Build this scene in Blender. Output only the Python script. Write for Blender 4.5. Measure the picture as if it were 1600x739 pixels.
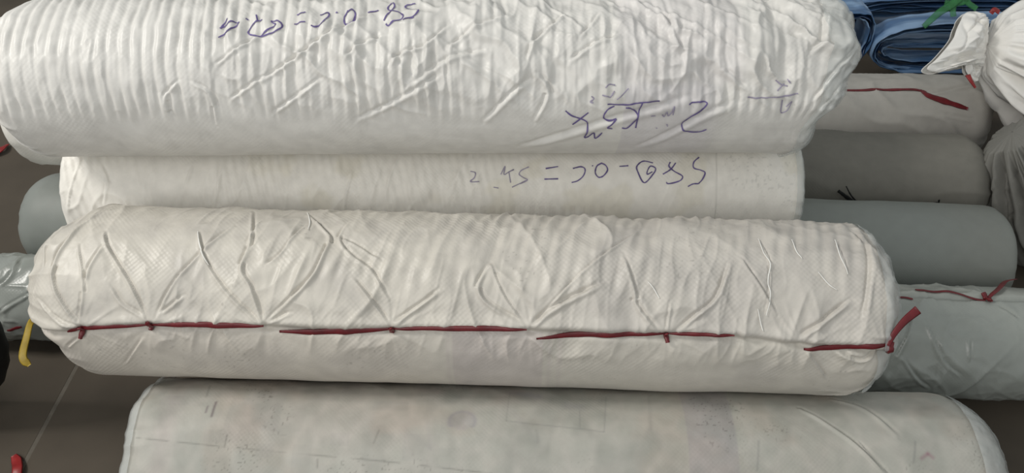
import bpy, math
import numpy as np
from mathutils import Vector, Matrix

for o in list(bpy.data.objects):
    bpy.data.objects.remove(o)
SC = bpy.context.scene
C = SC.collection

# ------------------------------------------------------------------ camera
F, W, H_IMG = 1300.0, 1600.0, 739.0
CAM_Z, PITCH = 1.45, math.radians(42)
cam = bpy.data.cameras.new('camera')
cam.sensor_width = 36.0
cam.lens = 36.0 * F / W
cam.clip_start = 0.05
cam_o = bpy.data.objects.new('camera', cam)
C.objects.link(cam_o)
cam_o.location = (0, 0, CAM_Z)
cam_o.rotation_euler = (math.pi / 2 - PITCH, 0, 0)
SC.camera = cam_o

# ------------------------------------------------------------------ world and lights
wd = bpy.data.worlds.new('world')
SC.world = wd
wd.use_nodes = True
wd.node_tree.nodes['Background'].inputs[0].default_value = (0.86, 0.90, 0.90, 1)
wd.node_tree.nodes['Background'].inputs[1].default_value = 0.50


def area(name, loc, target, size, power, col):
    l = bpy.data.lights.new(name, 'AREA')
    l.shape = 'RECTANGLE'
    l.size, l.size_y = size
    l.energy = power
    l.color = col
    o = bpy.data.objects.new(name, l)
    C.objects.link(o)
    o.location = loc
    o.rotation_euler = (Vector(target) - Vector(loc)).to_track_quat('-Z', 'Y').to_euler()
    return o


area('roof_skylight', (-3.0, 0.95, 3.3), (0.1, 1.25, 0.4), (0.85, 0.85), 76, (1.0, 0.965, 0.91))
area('front_fill_light', (-1.2, -1.6, 2.6), (0, 1.2, 0.3), (2.4, 1.6), 34, (1.0, 0.96, 0.92))  # added soft fill from the camera side, brightens the front faces of the rolls

SC.view_settings.view_transform = 'Standard'
SC.view_settings.look = 'None'
SC.view_settings.gamma = 1
SC.view_settings.use_curve_mapping = False
SC.view_settings.exposure = 0.0

# ------------------------------------------------------------------ helpers: camera geometry
SP, CP = math.sin(PITCH), math.cos(PITCH)
CAM = np.array([0, 0, CAM_Z])
FWD, DOWN, RIGHT = np.array([0, CP, -SP]), np.array([0, -SP, -CP]), np.array([1.0, 0, 0])


def ray(px, py):
    return FWD + (px - W / 2) / F * RIGHT + (py - H_IMG / 2) / F * DOWN


def at_z(px, py, z):
    d = ray(px, py)
    return CAM + d * ((z - CAM_Z) / d[2])


def at_d(px, py, depth):
    return CAM + ray(px, py) * depth


# ------------------------------------------------------------------ helpers: noise
def vnoise(x, y, seed=0):
    x = np.asarray(x, float)
    y = np.asarray(y, float)
    xi, yi = np.floor(x).astype(np.int64), np.floor(y).astype(np.int64)
    xf, yf = x - xi, y - yi
    u, v = xf * xf * xf * (xf * (xf * 6 - 15) + 10), yf * yf * yf * (yf * (yf * 6 - 15) + 10)

    def h(a, b):
        n = (a * 374761393 + b * 668265263 + seed * 974634777) & 0xFFFFFFFF
        n = ((n ^ (n >> 13)) * 1274126177) & 0xFFFFFFFF
        return ((n ^ (n >> 16)) & 0xFFFF) / 32767.5 - 1.0
    return (h(xi, yi) * (1 - u) + h(xi + 1, yi) * u) * (1 - v) + (h(xi, yi + 1) * (1 - u) + h(xi + 1, yi + 1) * u) * v


def fbm(x, y, seed=0, octv=3):
    t, a, f = 0, 1.0, 1.0
    for i in range(octv):
        t = t + a * vnoise(x * f, y * f, seed + i * 17)
        a *= 0.5
        f *= 2.03
    return t / 1.75


def ridged(x, y, seed=0):
    return 1.0 - 2.0 * np.abs(vnoise(x, y, seed)) - 0.35


def folds(x, y, seed=0, p=3.0):
    """long thin raised creases between smooth hollows"""
    wx, wy = x + 0.45 * vnoise(x * 0.9, y * 0.9, seed + 71), y + 0.45 * vnoise(x * 0.9, y * 0.9, seed + 72)
    n = (1 - np.abs(vnoise(wx, wy, seed))) ** p
    m = sstep(-0.5, 0.4, vnoise(x * 0.4 + 7, y * 0.4, seed + 73))
    return (n - 0.25) * (0.35 + 0.65 * m)


def facets(x, y, seed=0):
    """crumpled sheet: flat facets meeting in sharp folds (nearest-seed distance field)"""
    x = np.asarray(x, float)
    y = np.asarray(y, float)
    xi, yi = np.floor(x).astype(np.int64), np.floor(y).astype(np.int64)

    def h(a, b, k):
        n = (a * 374761393 + b * 668265263 + (seed + k) * 974634777) & 0xFFFFFFFF
        n = ((n ^ (n >> 13)) * 1274126177) & 0xFFFFFFFF
        return ((n ^ (n >> 16)) & 0xFFFF) / 65535.0
    f1, f2 = np.full(x.shape, 9.0), np.full(x.shape, 9.0)
    for i in (-1, 0, 1):
        for j in (-1, 0, 1):
            cx, cy = xi + i, yi + j
            d = np.hypot(x - cx - h(cx, cy, 0), y - cy - h(cx, cy, 1))
            f2 = np.minimum(f2, np.maximum(f1, d))
            f1 = np.minimum(f1, d)
    return 0.9 * np.minimum(f2 - f1, 0.45) - 0.2 + 0.5 * (0.5 - f1)


def sstep(a, b, x):
    t = np.clip((np.asarray(x, float) - a) / (b - a), 0, 1)
    return t * t * (3 - 2 * t)


def smooth_line(pts, n=6):
    p = np.array(pts, float)
    if len(p) < 3:
        t = np.linspace(0, 1, n + 1)[:, None]
        return p[0] * (1 - t) + p[-1] * t
    q = np.vstack([2 * p[0] - p[1], p, 2 * p[-1] - p[-2]])
    out = []
    for i in range(1, len(q) - 2):
        for t in np.linspace(0, 1, n, endpoint=False):
            out.append(0.5 * ((2 * q[i]) + (-q[i - 1] + q[i + 1]) * t + (2 * q[i - 1] - 5 * q[i] + 4 * q[i + 1] - q[i + 2]) * t * t
                              + (-q[i - 1] + 3 * q[i] - 3 * q[i + 1] + q[i + 2]) * t ** 3))
    out.append(p[-1])
    return np.array(out)


# ------------------------------------------------------------------ helpers: meshes
def link(name, me, parent=None, mat=None):
    o = bpy.data.objects.new(name, me)
    C.objects.link(o)
    if mat:
        me.materials.append(mat)
    if parent:
        o.parent = parent
        o.matrix_parent_inverse = parent.matrix_basis.inverted()
    return o


def tag(o, label=None, cat=None, group=None, kind=None):
    if label:
        o['label'] = label
    if cat:
        o['category'] = cat
    if group:
        o['group'] = group
    if kind:
        o['kind'] = kind
    return o


def quad_mesh(name, V, Q, smooth=True):
    me = bpy.data.meshes.new(name)
    V = np.asarray(V, np.float32)
    Q = np.asarray(Q, np.int32)
    me.vertices.add(len(V))
    me.vertices.foreach_set('co', V.ravel())
    me.loops.add(Q.size)
    me.loops.foreach_set('vertex_index', Q.ravel())
    me.polygons.add(len(Q))
    me.polygons.foreach_set('loop_start', np.arange(0, Q.size, 4, dtype=np.int32))
    me.polygons.foreach_set('use_smooth', np.full(len(Q), smooth))
    me.update(calc_edges=True)
    return me


def grid_quads(nu, nv, close_v=False, flip=False):
    iu = np.arange(nu - 1)[:, None]
    jv = np.arange(nv if close_v else nv - 1)[None, :]
    j2 = (jv + 1) % nv
    q = np.stack([iu * nv + jv + 0 * j2, iu * nv + j2, (iu + 1) * nv + j2, (iu + 1) * nv + jv + 0 * j2], -1).reshape(-1, 4)
    return q[:, ::-1] if flip else q


def set_attr(me, name, arr, kind):
    a = me.attributes.new(name, kind, 'POINT')
    if kind == 'FLOAT_COLOR':
        arr = np.concatenate([arr, np.ones((len(arr), 1))], 1)
        a.data.foreach_set('color', arr.astype(np.float32).ravel())
    else:
        a.data.foreach_set('vector', arr.astype(np.float32).ravel())


def band_mesh(name, P, N, wid, thick):
    """flat strap: centre line P, surface normal N, half widths wid, thickness thick; closed box section"""
    P, N = np.asarray(P, float), np.asarray(N, float)
    T = np.gradient(P, axis=0)
    T /= np.linalg.norm(T, axis=1)[:, None] + 1e-9
    B = np.cross(T, N)
    B /= np.linalg.norm(B, axis=1)[:, None] + 1e-9
    N2 = np.cross(B, T)
    wid = np.broadcast_to(np.asarray(wid, float), (len(P),))[:, None]
    ring = np.stack([P - B * wid, P - B * wid * 0.7 + N2 * thick, P + B * wid * 0.7 + N2 * thick, P + B * wid, P - N2 * thick * 0.4], 1)
    V = ring.reshape(-1, 3)
    Q = grid_quads(len(P), 5, True).tolist()
    n = len(P)
    Q.append([0, 1, 2, 3])
    Q.append([0, 0 + 3, 4, 4][0:0] or [n * 5 - 5, n * 5 - 2, n * 5 - 3, n * 5 - 4])
    return quad_mesh(name, V, Q)


# ------------------------------------------------------------------ materials
class NT:
    def __init__(s, m):
        s.n, s.l = m.node_tree.nodes, m.node_tree.links

    def node(s, t, **kw):
        n = s.n.new(t)
        for k, v in kw.items():
            if k in ('operation', 'blend_type', 'data_type', 'attribute_name', 'noise_dimensions', 'bands_direction', 'wave_type'):
                setattr(n, k, v)
            else:
                n.inputs[int(k[1:]) if k[0] == 'i' and k[1:].isdigit() else k.replace('_', ' ')].default_value = v
        return n


def new_mat(name):
    m = bpy.data.materials.new(name)
    m.use_nodes = True
    return m, NT(m), m.node_tree.nodes['Principled BSDF']


def woven(name, base, rough=0.45, weave=0.35, pitch=0.0045, spec=0.4, mottled=0.06, sheen_col=None):
    """woven plastic sacking: colour attribute (print and dirt) times base, fine weave relief in surface metres"""
    m, t, b = new_mat(name)
    at = t.node('ShaderNodeAttribute', attribute_name='print')
    sa = t.node('ShaderNodeAttribute', attribute_name='sa')
    nz = t.node('ShaderNodeTexNoise', Scale=38.0, Detail=4.0)
    t.l.new(sa.outputs['Vector'], nz.inputs['Vector'])
    mr = t.node('ShaderNodeMapRange')
    mr.inputs[1].default_value, mr.inputs[2].default_value = 0.3, 0.7
    mr.inputs[3].default_value, mr.inputs[4].default_value = 1 - mottled, 1 + mottled
    t.l.new(nz.outputs['Fac'], mr.inputs[0])
    mx = t.node('ShaderNodeVectorMath', operation='MULTIPLY')
    t.l.new(at.outputs['Color'], mx.inputs[0])
    mx.inputs[1].default_value = base
    sc = t.node('ShaderNodeVectorMath', operation='SCALE')
    t.l.new(mx.outputs[0], sc.inputs[0])
    t.l.new(mr.outputs[0], sc.inputs['Scale'])
    t.l.new(sc.outputs[0], b.inputs['Base Color'])
    k = 2 * math.pi / (2 * pitch)
    sx = t.node('ShaderNodeVectorMath', operation='SCALE')
    sx.inputs['Scale'].default_value = k
    t.l.new(sa.outputs['Vector'], sx.inputs[0])
    sep = t.node('ShaderNodeSeparateXYZ')
    t.l.new(sx.outputs[0], sep.inputs[0])
    s1 = t.node('ShaderNodeMath', operation='SINE')
    s2 = t.node('ShaderNodeMath', operation='SINE')
    t.l.new(sep.outputs[0], s1.inputs[0])
    t.l.new(sep.outputs[1], s2.inputs[0])
    mu = t.node('ShaderNodeMath', operation='MULTIPLY')
    t.l.new(s1.outputs[0], mu.inputs[0])
    t.l.new(s2.outputs[0], mu.inputs[1])
    mk = t.node('ShaderNodeTexNoise', Scale=9.0, Detail=2.0)
    t.l.new(sa.outputs['Vector'], mk.inputs['Vector'])
    mkr = t.node('ShaderNodeMapRange')
    mkr.inputs[1].default_value, mkr.inputs[2].default_value = 0.42, 0.68
    t.l.new(mk.outputs['Fac'], mkr.inputs[0])
    mu2 = t.node('ShaderNodeMath', operation='MULTIPLY')
    t.l.new(mu.outputs[0], mu2.inputs[0])
    t.l.new(mkr.outputs[0], mu2.inputs[1])
    fn = t.node('ShaderNodeTexNoise', Scale=260.0, Detail=3.0)
    t.l.new(sa.outputs['Vector'], fn.inputs['Vector'])
    ad = t.node('ShaderNodeMath', operation='ADD')
    t.l.new(mu2.outputs[0], ad.inputs[0])
    t.l.new(fn.outputs['Fac'], ad.inputs[1])
    bp = t.node('ShaderNodeBump', Strength=weave, Distance=0.0011)
    t.l.new(ad.outputs[0], bp.inputs['Height'])
    t.l.new(bp.outputs[0], b.inputs['Normal'])
    b.inputs['Roughness'].default_value = rough
    b.inputs['Specular IOR Level'].default_value = spec
    return m


def plain(name, col, rough=0.5, spec=0.4, noise=0.0, nscale=30, bump=0.0, trans=0.0, alpha=1.0):
    m, t, b = new_mat(name)
    tc = t.node('ShaderNodeTexCoord')
    nz = t.node('ShaderNodeTexNoise', Scale=float(nscale), Detail=5.0)
    t.l.new(tc.outputs['Object'], nz.inputs['Vector'])
    mr = t.node('ShaderNodeMapRange')
    mr.inputs[1].default_value, mr.inputs[2].default_value = 0.3, 0.7
    mr.inputs[3].default_value, mr.inputs[4].default_value = 1 - noise, 1 + noise
    t.l.new(nz.outputs['Fac'], mr.inputs[0])
    sc = t.node('ShaderNodeVectorMath', operation='SCALE')
    sc.inputs[0].default_value = col
    t.l.new(mr.outputs[0], sc.inputs['Scale'])
    t.l.new(sc.outputs[0], b.inputs['Base Color'])
    if bump:
        bp = t.node('ShaderNodeBump', Strength=bump, Distance=0.004)
        t.l.new(nz.outputs['Fac'], bp.inputs['Height'])
        t.l.new(bp.outputs[0], b.inputs['Normal'])
    b.inputs['Roughness'].default_value = rough
    b.inputs['Specular IOR Level'].default_value = spec
    b.inputs['Transmission Weight'].default_value = trans
    b.inputs['Alpha'].default_value = alpha
    return m


M = {}
M['white'] = woven('woven_white', (0.73, 0.715, 0.68), 0.42, 0.13)
M['white_b'] = woven('woven_white_strip', (0.86, 0.835, 0.775), 0.45, 0.14, 0.004)
M['seam'] = woven('woven_cream', (0.615, 0.583, 0.52), 0.42, 0.22, 0.0045)
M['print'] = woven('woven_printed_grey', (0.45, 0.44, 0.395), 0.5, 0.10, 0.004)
M['film_grey'] = woven('grey_film', (0.25, 0.268, 0.25), 0.50, 0.08, 0.003, 0.3, 0.03)
M['film_wet'] = woven('crinkled_grey_film', (0.31, 0.33, 0.305), 0.28, 0.10, 0.004, 0.55, 0.04)
M['cloth_grey'] = woven('dull_grey_woven', (0.19, 0.183, 0.16), 0.65, 0.10, 0.004, 0.2, 0.05)
M['cloth_pale'] = woven('pale_grey_woven', (0.40, 0.385, 0.355), 0.6, 0.10, 0.004, 0.25, 0.05)
M['sack_white'] = woven('sack_white', (0.90, 0.88, 0.84), 0.5, 0.10, 0.003, 0.3, 0.03)
M['sack_grey'] = woven('sack_grey', (0.20, 0.196, 0.178), 0.6, 0.10, 0.003, 0.25, 0.05)
M['film'] = plain('clear_film', (0.66, 0.69, 0.68), 0.22, 0.6, 0.1, 30, 0.25, 0.0, 0.42)
M['ink'] = plain('ink_violet', (0.15, 0.12, 0.28), 0.6, 0.2, 0.25, 60)
M['ink_pale'] = plain('ink_faded', (0.36, 0.33, 0.43), 0.6, 0.2, 0.25, 60)
M['red'] = plain('red_strap', (0.135, 0.010, 0.014), 0.38, 0.5, 0.25, 60, 0.15)
M['red_lit'] = plain('red_strap_bright', (0.26, 0.018, 0.018), 0.4, 0.5, 0.2, 60, 0.15)
M['yellow'] = plain('yellow_strap', (0.42, 0.29, 0.03), 0.4, 0.5, 0.2, 60, 0.15)
M['black'] = plain('black_strap', (0.012, 0.012, 0.012), 0.45, 0.4, 0.2, 60)
M['green'] = plain('green_film', (0.05, 0.26, 0.08), 0.25, 0.6, 0.2, 60, 0.2, 0.0, 0.55)
M['thread'] = plain('white_thread', (0.85, 0.84, 0.80), 0.4, 0.4)
M['rubber'] = plain('tyre_rubber', (0.010, 0.010, 0.010), 0.6, 0.3, 0.3, 40, 0.2)
M['metal'] = plain('dull_metal', (0.25, 0.25, 0.25), 0.4, 0.5)
M['concrete'] = plain('concrete', (0.083, 0.069, 0.053), 0.75, 0.25, 0.16, 5, 0.15)
M['plaster'] = plain('plaster', (0.42, 0.41, 0.39), 0.8, 0.2, 0.08, 4)
M['joint'] = plain('joint_filler', (0.130, 0.116, 0.096), 0.85, 0.2, 0.15, 40)


def blue_mat():
    m, t, b = new_mat('blue_film')
    at = t.node('ShaderNodeAttribute', attribute_name='print')
    t.l.new(at.outputs['Color'], b.inputs['Base Color'])
    b.inputs['Roughness'].default_value = 0.28
    b.inputs['Specular IOR Level'].default_value = 0.6
    b.inputs['Transmission Weight'].default_value = 0.15
    return m


M['blue'] = blue_mat()

# ------------------------------------------------------------------ floor
fl = quad_mesh('floor', [(-4, -1.5, -0.0007), (4.5, -1.5, -0.0007), (4.5, 6.5, -0.0007), (-4, 6.5, -0.0007)], [[0, 1, 2, 3]], False)
floor = tag(link('floor', fl, None, M['joint']), 'grey brown concrete floor with a slanting slab joint', kind='structure')
ja, jb = at_z(30, 739, 0), at_z(118, 575, 0)
jd = (jb - ja) / np.linalg.norm(jb - ja)
jn = np.array([jd[1], -jd[0], 0])
for sgn in (-1, 1):
    e0, e1 = ja - jd * 3.0 + jn * sgn * 0.0045, ja + jd * 7.0 + jn * sgn * 0.0045
    f0, f1 = e0 + jn * sgn * 4.5, e1 + jn * sgn * 4.5
    V = []
    for z, ins in ((0.0, 0.001), (-0.0004, 0.0), (-0.05, 0.0)):
        for p, s2 in ((e0, 1), (e1, 1), (f1, 0), (f0, 0)):
            V.append(p + jn * sgn * ins * s2 + np.array([0, 0, z]))
    Q = [[0, 1, 2, 3]] + [[r * 4 + i, r * 4 + (i + 1) % 4, r * 4 + 4 + (i + 1) % 4, r * 4 + 4 + i] for r in (0, 1) for i in range(4)]
    Q.append([11, 10, 9, 8])
    if sgn < 0:
        Q = [q[::-1] for q in Q]
    link('concrete_slab', quad_mesh('concrete_slab', V, Q, False), floor, M['concrete'])


wb = quad_mesh('wall_back', [(-4, 6.5, 0), (4.5, 6.5, 0), (4.5, 6.5, 4.0), (-4, 6.5, 4.0), (-4, 6.6, 0), (4.5, 6.6, 0), (4.5, 6.6, 4.0), (-4, 6.6, 4.0)],
               [[0, 1, 2, 3], [5, 4, 7, 6], [3, 2, 6, 7], [4, 0, 3, 7], [1, 5, 6, 2], [4, 5, 1, 0]], False)
tag(link('wall_back', wb, None, M['plaster']), 'plain grey warehouse wall far behind the stack', kind='structure')

# ------------------------------------------------------------------ rolls
class Roll:
    """A wrapped roll lying flat: axis from A to B (metres), radius r. Surface coordinates: s along the axis from the left end,
    a = r * angle round it, angle 0 facing the front (-Y), positive going up."""

    def __init__(self, left, right, z, r, bl=0.06, br=0.06, nl=2.6, nr=2.6):
        self.A, self.B, self.r = at_z(*left, z), at_z(*right, z), r
        v = self.B - self.A
        self.L = np.linalg.norm(v)
        self.ax = v / self.L
        self.up = np.array([0, 0, 1.0])
        self.fr = np.cross(self.ax, self.up)      # towards the front
        self.bl, self.br, self.nl, self.nr = bl, br, nl, nr
        self.feats = []                            # functions (s, a) -> metres
        self.cols = []                             # functions (s, a, rgb) -> rgb
        self.el = self.er = None
        self.cr = []

    def rho(self, s):
        s = np.asarray(s, float)
        u = np.clip((self.bl - s) / self.bl, 0, 1)
        v = np.clip((s - (self.L - self.br)) / self.br, 0, 1)
        return np.minimum((1 - u ** self.nl) ** (1 / self.nl), (1 - v ** self.nr) ** (1 / self.nr))

    def sa(self, px, py):
        d = ray(px, py)
        o = CAM - self.A
        d1, o1 = d - self.ax * (d @ self.ax), o - self.ax * (o @ self.ax)
        r = self.r
        for _ in range(4):
            a, b, c = d1 @ d1, 2 * d1 @ o1, o1 @ o1 - r * r
            D = b * b - 4 * a * c
            t = (-b - math.sqrt(max(D, 0))) / (2 * a)
            p = o + d * t
            s = p @ self.ax
            rr = self.r * float(self.rho(np.clip(s, 0.002, self.L - 0.002)))
            if abs(rr - r) < 1e-4:
                break
            r = max(rr, self.r * 0.5)
        q = p - self.ax * s
        return s, self.r * math.atan2(q @ self.up, q @ self.fr)

    def line(self, pts):
        return np.array([self.sa(*p) for p in pts])

    def crease(self, pts, w=4.0, amp=2.0, valley=1.0, side=-1):
        """ridge (amp mm, w mm wide) with a valley beside it on the lower side; pts are points of the photograph cast onto the roll"""
        P = smooth_line(self.line(pts), 5)
        self.cr.append((P, w * 0.72e-3, amp * 1.15e-3, valley * 1.25, side))

    def creases(self, s, a):
        d_tot = np.zeros_like(s)
        for P, w, amp, val, side in self.cr:
            lo, hi = P.min(0) - 7 * w, P.max(0) + 7 * w
            m = (s > lo[0]) & (s < hi[0]) & (a > lo[1]) & (a < hi[1])
            if not m.any():
                continue
            ss, aa = s[m], a[m]
            best = np.full(ss.shape, 1e9)
            sign = np.zeros(ss.shape)
            tt = np.zeros(ss.shape)
            n = len(P) - 1
            for i in range(n):
                p, q = P[i], P[i + 1]
                e = q - p
                L2 = e @ e + 1e-12
                t = np.clip(((ss - p[0]) * e[0] + (aa - p[1]) * e[1]) / L2, 0, 1)
                dx, dy = ss - p[0] - t * e[0], aa - p[1] - t * e[1]
                dd = np.hypot(dx, dy)
                k = dd < best
                best[k] = dd[k]
                cr = e[0] * dy - e[1] * dx
                if e[0] < 0:
                    cr = -cr
                sign[k] = np.sign(cr)[k]
                tt[k] = ((i + t) / n)[k]
            x = best * sign * -side                # positive on the valley side
            taper = np.clip(np.minimum(tt, 1 - tt) * 5 + 0.25, 0, 1)
            endf = 1.0
            prof = np.exp(-(x / w) ** 2) - val * np.exp(-((x - 1.5 * w) / (0.75 * w)) ** 2)
            d_tot[m] += amp * taper * endf * prof
        return d_tot

    def disp(self, s, a):
        d = np.zeros_like(s)
        for f in self.feats:
            d = d + f(s, a)
        return d + self.creases(s, a)

    def point(self, s, a, off=0.0, extra=None):
        s, a = np.asarray(s, float), np.asarray(a, float)
        rho = self.rho(s)
        d = self.disp(s, a) if extra is None else extra
        R = rho * self.r + d * np.clip(rho * 1.5, 0, 1) + off
        th = a / self.r
        s2 = s.copy()
        if self.el is not None:
            s2 = s2 + self.el(th) * (1 - sstep(0.0, 0.16, s))
        if self.er is not None:
            s2 = s2 + self.er(th) * sstep(self.L - 0.16, self.L, s)
        capL = (1 - sstep(0, self.bl, s)) * (1 - rho)
        capR = sstep(self.L - self.br, self.L, s) * (1 - rho)
        s2 = s2 - capL * (d + off) * 0.8 + capR * (d + off) * 0.8
        return self.A + s2[..., None] * self.ax + (R * np.cos(th))[..., None] * self.fr + (R * np.sin(th))[..., None] * self.up

    def normal(self, a):
        th = np.asarray(a, float) / self.r
        return np.cos(th)[..., None] * self.fr + np.sin(th)[..., None] * self.up

    def stations(self, n, lo=None, hi=None):
        s = np.concatenate([self.bl * (1 - np.cos(np.linspace(0, math.pi / 2, 400))), np.linspace(self.bl, self.L - self.br, 2000)[1:-1],
                            self.L - self.br + self.br * np.sin(np.linspace(0, math.pi / 2, 400))])
        rr = self.rho(s) * self.r
        arc = np.concatenate([[0], np.cumsum(np.hypot(np.diff(s), np.diff(rr)))])
        out = np.interp(np.linspace(0, arc[-1], n), arc, s)
        if lo is not None:
            out = out[(out >= lo)]
        if hi is not None:
            out = out[(out <= hi)]
        return out

    def angles(self, nvis, nback, lo=-75, hi=150):
        v = np.linspace(math.radians(lo), math.radians(hi), nvis, endpoint=False)
        b = np.linspace(math.radians(hi), math.radians(lo + 360), nback, endpoint=False)
        return np.concatenate([v, b])

    def build(self, name, mat, ns, nvis, nback=24, parent=None):
        s, th = self.stations(ns), self.angles(nvis, nback)
        S, T = np.meshgrid(s, th, indexing='ij')
        Aw = np.where(T > math.pi, T - 2 * math.pi, T) * self.r
        d = self.disp(S, Aw)
        V = self.point(S, Aw, 0.0, d).reshape(-1, 3)
        me = quad_mesh(name, V, grid_quads(ns, len(th), True))
        col = np.ones(S.shape + (3,))
        for f in self.cols:
            col = f(S, Aw, col)
        set_attr(me, 'print', np.clip(col, 0, 1.2).reshape(-1, 3), 'FLOAT_COLOR')
        set_attr(me, 'sa', np.stack([S, Aw, 0 * S], -1).reshape(-1, 3), 'FLOAT_VECTOR')
        self.ob = link(name, me, parent, mat)
        return self.ob

    def film_end(self, right, width, seed, amp=0.003, name='end_film', mat=None, off=0.003):
        s = self.stations(700, self.L - width, None) if right else self.stations(700, None, width)
        th = self.angles(220, 30)
        S, T = np.meshgrid(s, th, indexing='ij')
        Aw = np.where(T > math.pi, T - 2 * math.pi, T) * self.r
        edge = (self.L - width - S) if right else (S - width)
        wob = np.abs(fbm(S * 30, Aw * 30, seed)) * amp
        V = self.point(S + 0 * wob, Aw, off + wob, self.disp(S, Aw)).reshape(-1, 3)
        me = quad_mesh(name, V, grid_quads(len(s), len(th), True))
        return link(name, me, self.ob, mat or M['film'])

    def writing(self, strokes, width_px, origin, scale, mat, name='handwriting', label=None):
        Vs, Qs, n0 = [], [], 0
        for st in strokes:
            p = [(origin[0] + x / scale, origin[1] + y / scale) for x, y in st]
            if len(p) == 1:
                p = [p[0], (p[0][0] + 1.6, p[0][1] + 0.8)]
            L = smooth_line(self.line(p), 9)
            T = np.gradient(L, axis=0)
            T /= np.linalg.norm(T, axis=1)[:, None] + 1e-9
            N = np.stack([-T[:, 1], T[:, 0]], 1)
            hw = width_px * 0.5 * 1.5 / F * (0.75 + 0.45 * np.abs(vnoise(np.arange(len(L)) * 0.21 + n0, 0 * L[:, 0], 5)))
            rows = []
            for k in (-1, 0, 1):
                q = L + N * (hw * k)[:, None]
                rows.append(self.point(q[:, 0], q[:, 1], 0.0013 if k else 0.0017))
            V = np.stack(rows, 1).reshape(-1, 3)
            Vs.append(V)
            Qs.append(grid_quads(len(L), 3) + n0)
            n0 += len(V)
        o = link(name, quad_mesh(name, np.vstack(Vs), np.vstack(Qs)), self.ob, mat)
        o['kind'] = 'stuff'
        if label:
            o['label'] = label
        return o

    def strap(self, pts, w_px, name='lacing_strap', mat=None, lift=0.002, taper=0.2, thick=0.0009, lifts=None):
        p = smooth_line(self.line(pts), 14)
        n = len(p)
        t = np.linspace(0, 1, n)
        hw = 1.25 * w_px * 0.5 * 1.5 / F * (taper + (1 - taper) * np.sin(np.pi * np.clip(t, 0.02, 0.98)) ** 0.6)
        hw = hw * (1 + 0.15 * vnoise(t * 9 + pts[0][0], 0 * t, 3))
        if lifts is not None:
            lf = np.interp(t, np.linspace(0, 1, len(lifts)), lifts)
        else:
            lf = lift * np.ones(n)
        P = self.point(p[:, 0], p[:, 1], lf)
        # keep the strap taut: smooth out the cloth relief under it
        for _ in range(4):
            P[1:-1] = 0.25 * P[:-2] + 0.5 * P[1:-1] + 0.25 * P[2:]
        return link(name, band_mesh(name, P, self.normal(p[:, 1]), hw, thick), self.ob, mat or M['red'])


def edge_gather(roll, amp, k, seed, reach=0.10, left=True, right=True):
    def f(s, a):
        th = a / roll.r
        e = np.zeros_like(s)
        n = ridged(th * k + 0.35 * vnoise(s * 25, th * 3, seed + 3), s * 6, seed)
        if left:
            e = e + (1 - sstep(0.2 * reach, reach, s))
        if right:
            e = e + sstep(roll.L - reach, roll.L - 0.2 * reach, s)
        return amp * n * e
    roll.feats.append(f)


# ---- roll one: the big ribbed roll on top of the stack
r1 = Roll((8, 122), (1313, 114), 0.664, 0.1405, 0.085, 0.060, 2.3, 2.6)


def ribs1(s, a):
    warp = 0.006 * fbm(s * 7, a * 9, 11) + 0.002 * fbm(s * 30, a * 22, 12)
    x = (s + warp + 0.02 * sstep(0.18, 0.33, a)) / 0.0192
    rib = np.sin(2 * np.pi * x) + 0.25 * np.sin(4 * np.pi * x + 1)
    hi = sstep(-0.012, 0.035, a)
    m = hi * (0.45 + 0.55 * sstep(-0.5, 0.3, fbm(s * 9, a * 13, 21)))
    m = m * (0.35 + 0.65 * np.maximum(sstep(-0.35, 0.1, fbm(s * 26, a * 15, 27)), 0.75 * (1 - sstep(0.22, 0.4, s))))
    m = m * (1 - 0.55 * sstep(0.45, 0.85, s) * sstep(-0.3, 0.3, fbm(s * 6 + 9, a * 8, 5)))
    band = np.exp(-((a - 0.108) / 0.008) ** 2) * (1 - sstep(0.2, 0.3, s))
    return 0.0022 * rib * m * (1 - 0.7 * band)


def mottle1(s, a):
    u, v = s * 0.80 + a * -0.6, s * 0.6 + a * 0.80            # diagonal wrinkles rising to the right
    w = sstep(0.30, 0.62, s) * sstep(-0.02, 0.10, a)
    d = 0.0058 * ridged(u * 12 + fbm(s * 9, a * 9, 4), v * 34 + 0.8 * fbm(s * 14, a * 14, 6), 31) * w
    d = d + 0.0026 * fbm(s * 38, a * 18, 41) * sstep(-0.01, 0.09, a)
    d = d + 0.0030 * fbm(s * 5.5, a * 9, 43) + 0.0060 * fbm(s * 13, a * 11, 143) * sstep(0.5, 0.8, s) * sstep(0.0, 0.08, a)
    d = d + 0.0026 * ridged(s * 42, a * 13, 44) * sstep(0.25, 0.5, s) * sstep(0.01, 0.06, a) * (1 - sstep(0.16, 0.22, a))
    low = 1 - sstep(0.0, 0.06, a)
    d = d + 0.0012 * fbm(s * 8 + a * 10, a * 30, 46) * low * sstep(0.4, 0.9, s)
    d = d + 0.0050 * folds(u * 8, v * 26, 47) * w * sstep(-0.03, 0.05, a) + 0.0040 * folds((s - 0.15 * a) * 30, a * 9, 147) * (0.2 + 0.8 * w) * sstep(-0.02, 0.04, a)
    d = d + 0.0016 * folds(s * 70, a * 24, 48, 2.0) * sstep(-0.02, 0.05, a)
    end = sstep(r1.L - 0.38, r1.L - 0.12, s) * sstep(0, 0.08, a)
    d = d + 0.0042 * ridged(s * 20 + 0.6 * fbm(s * 20, a * 20, 8), a * 10, 51) * end
    return d


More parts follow.
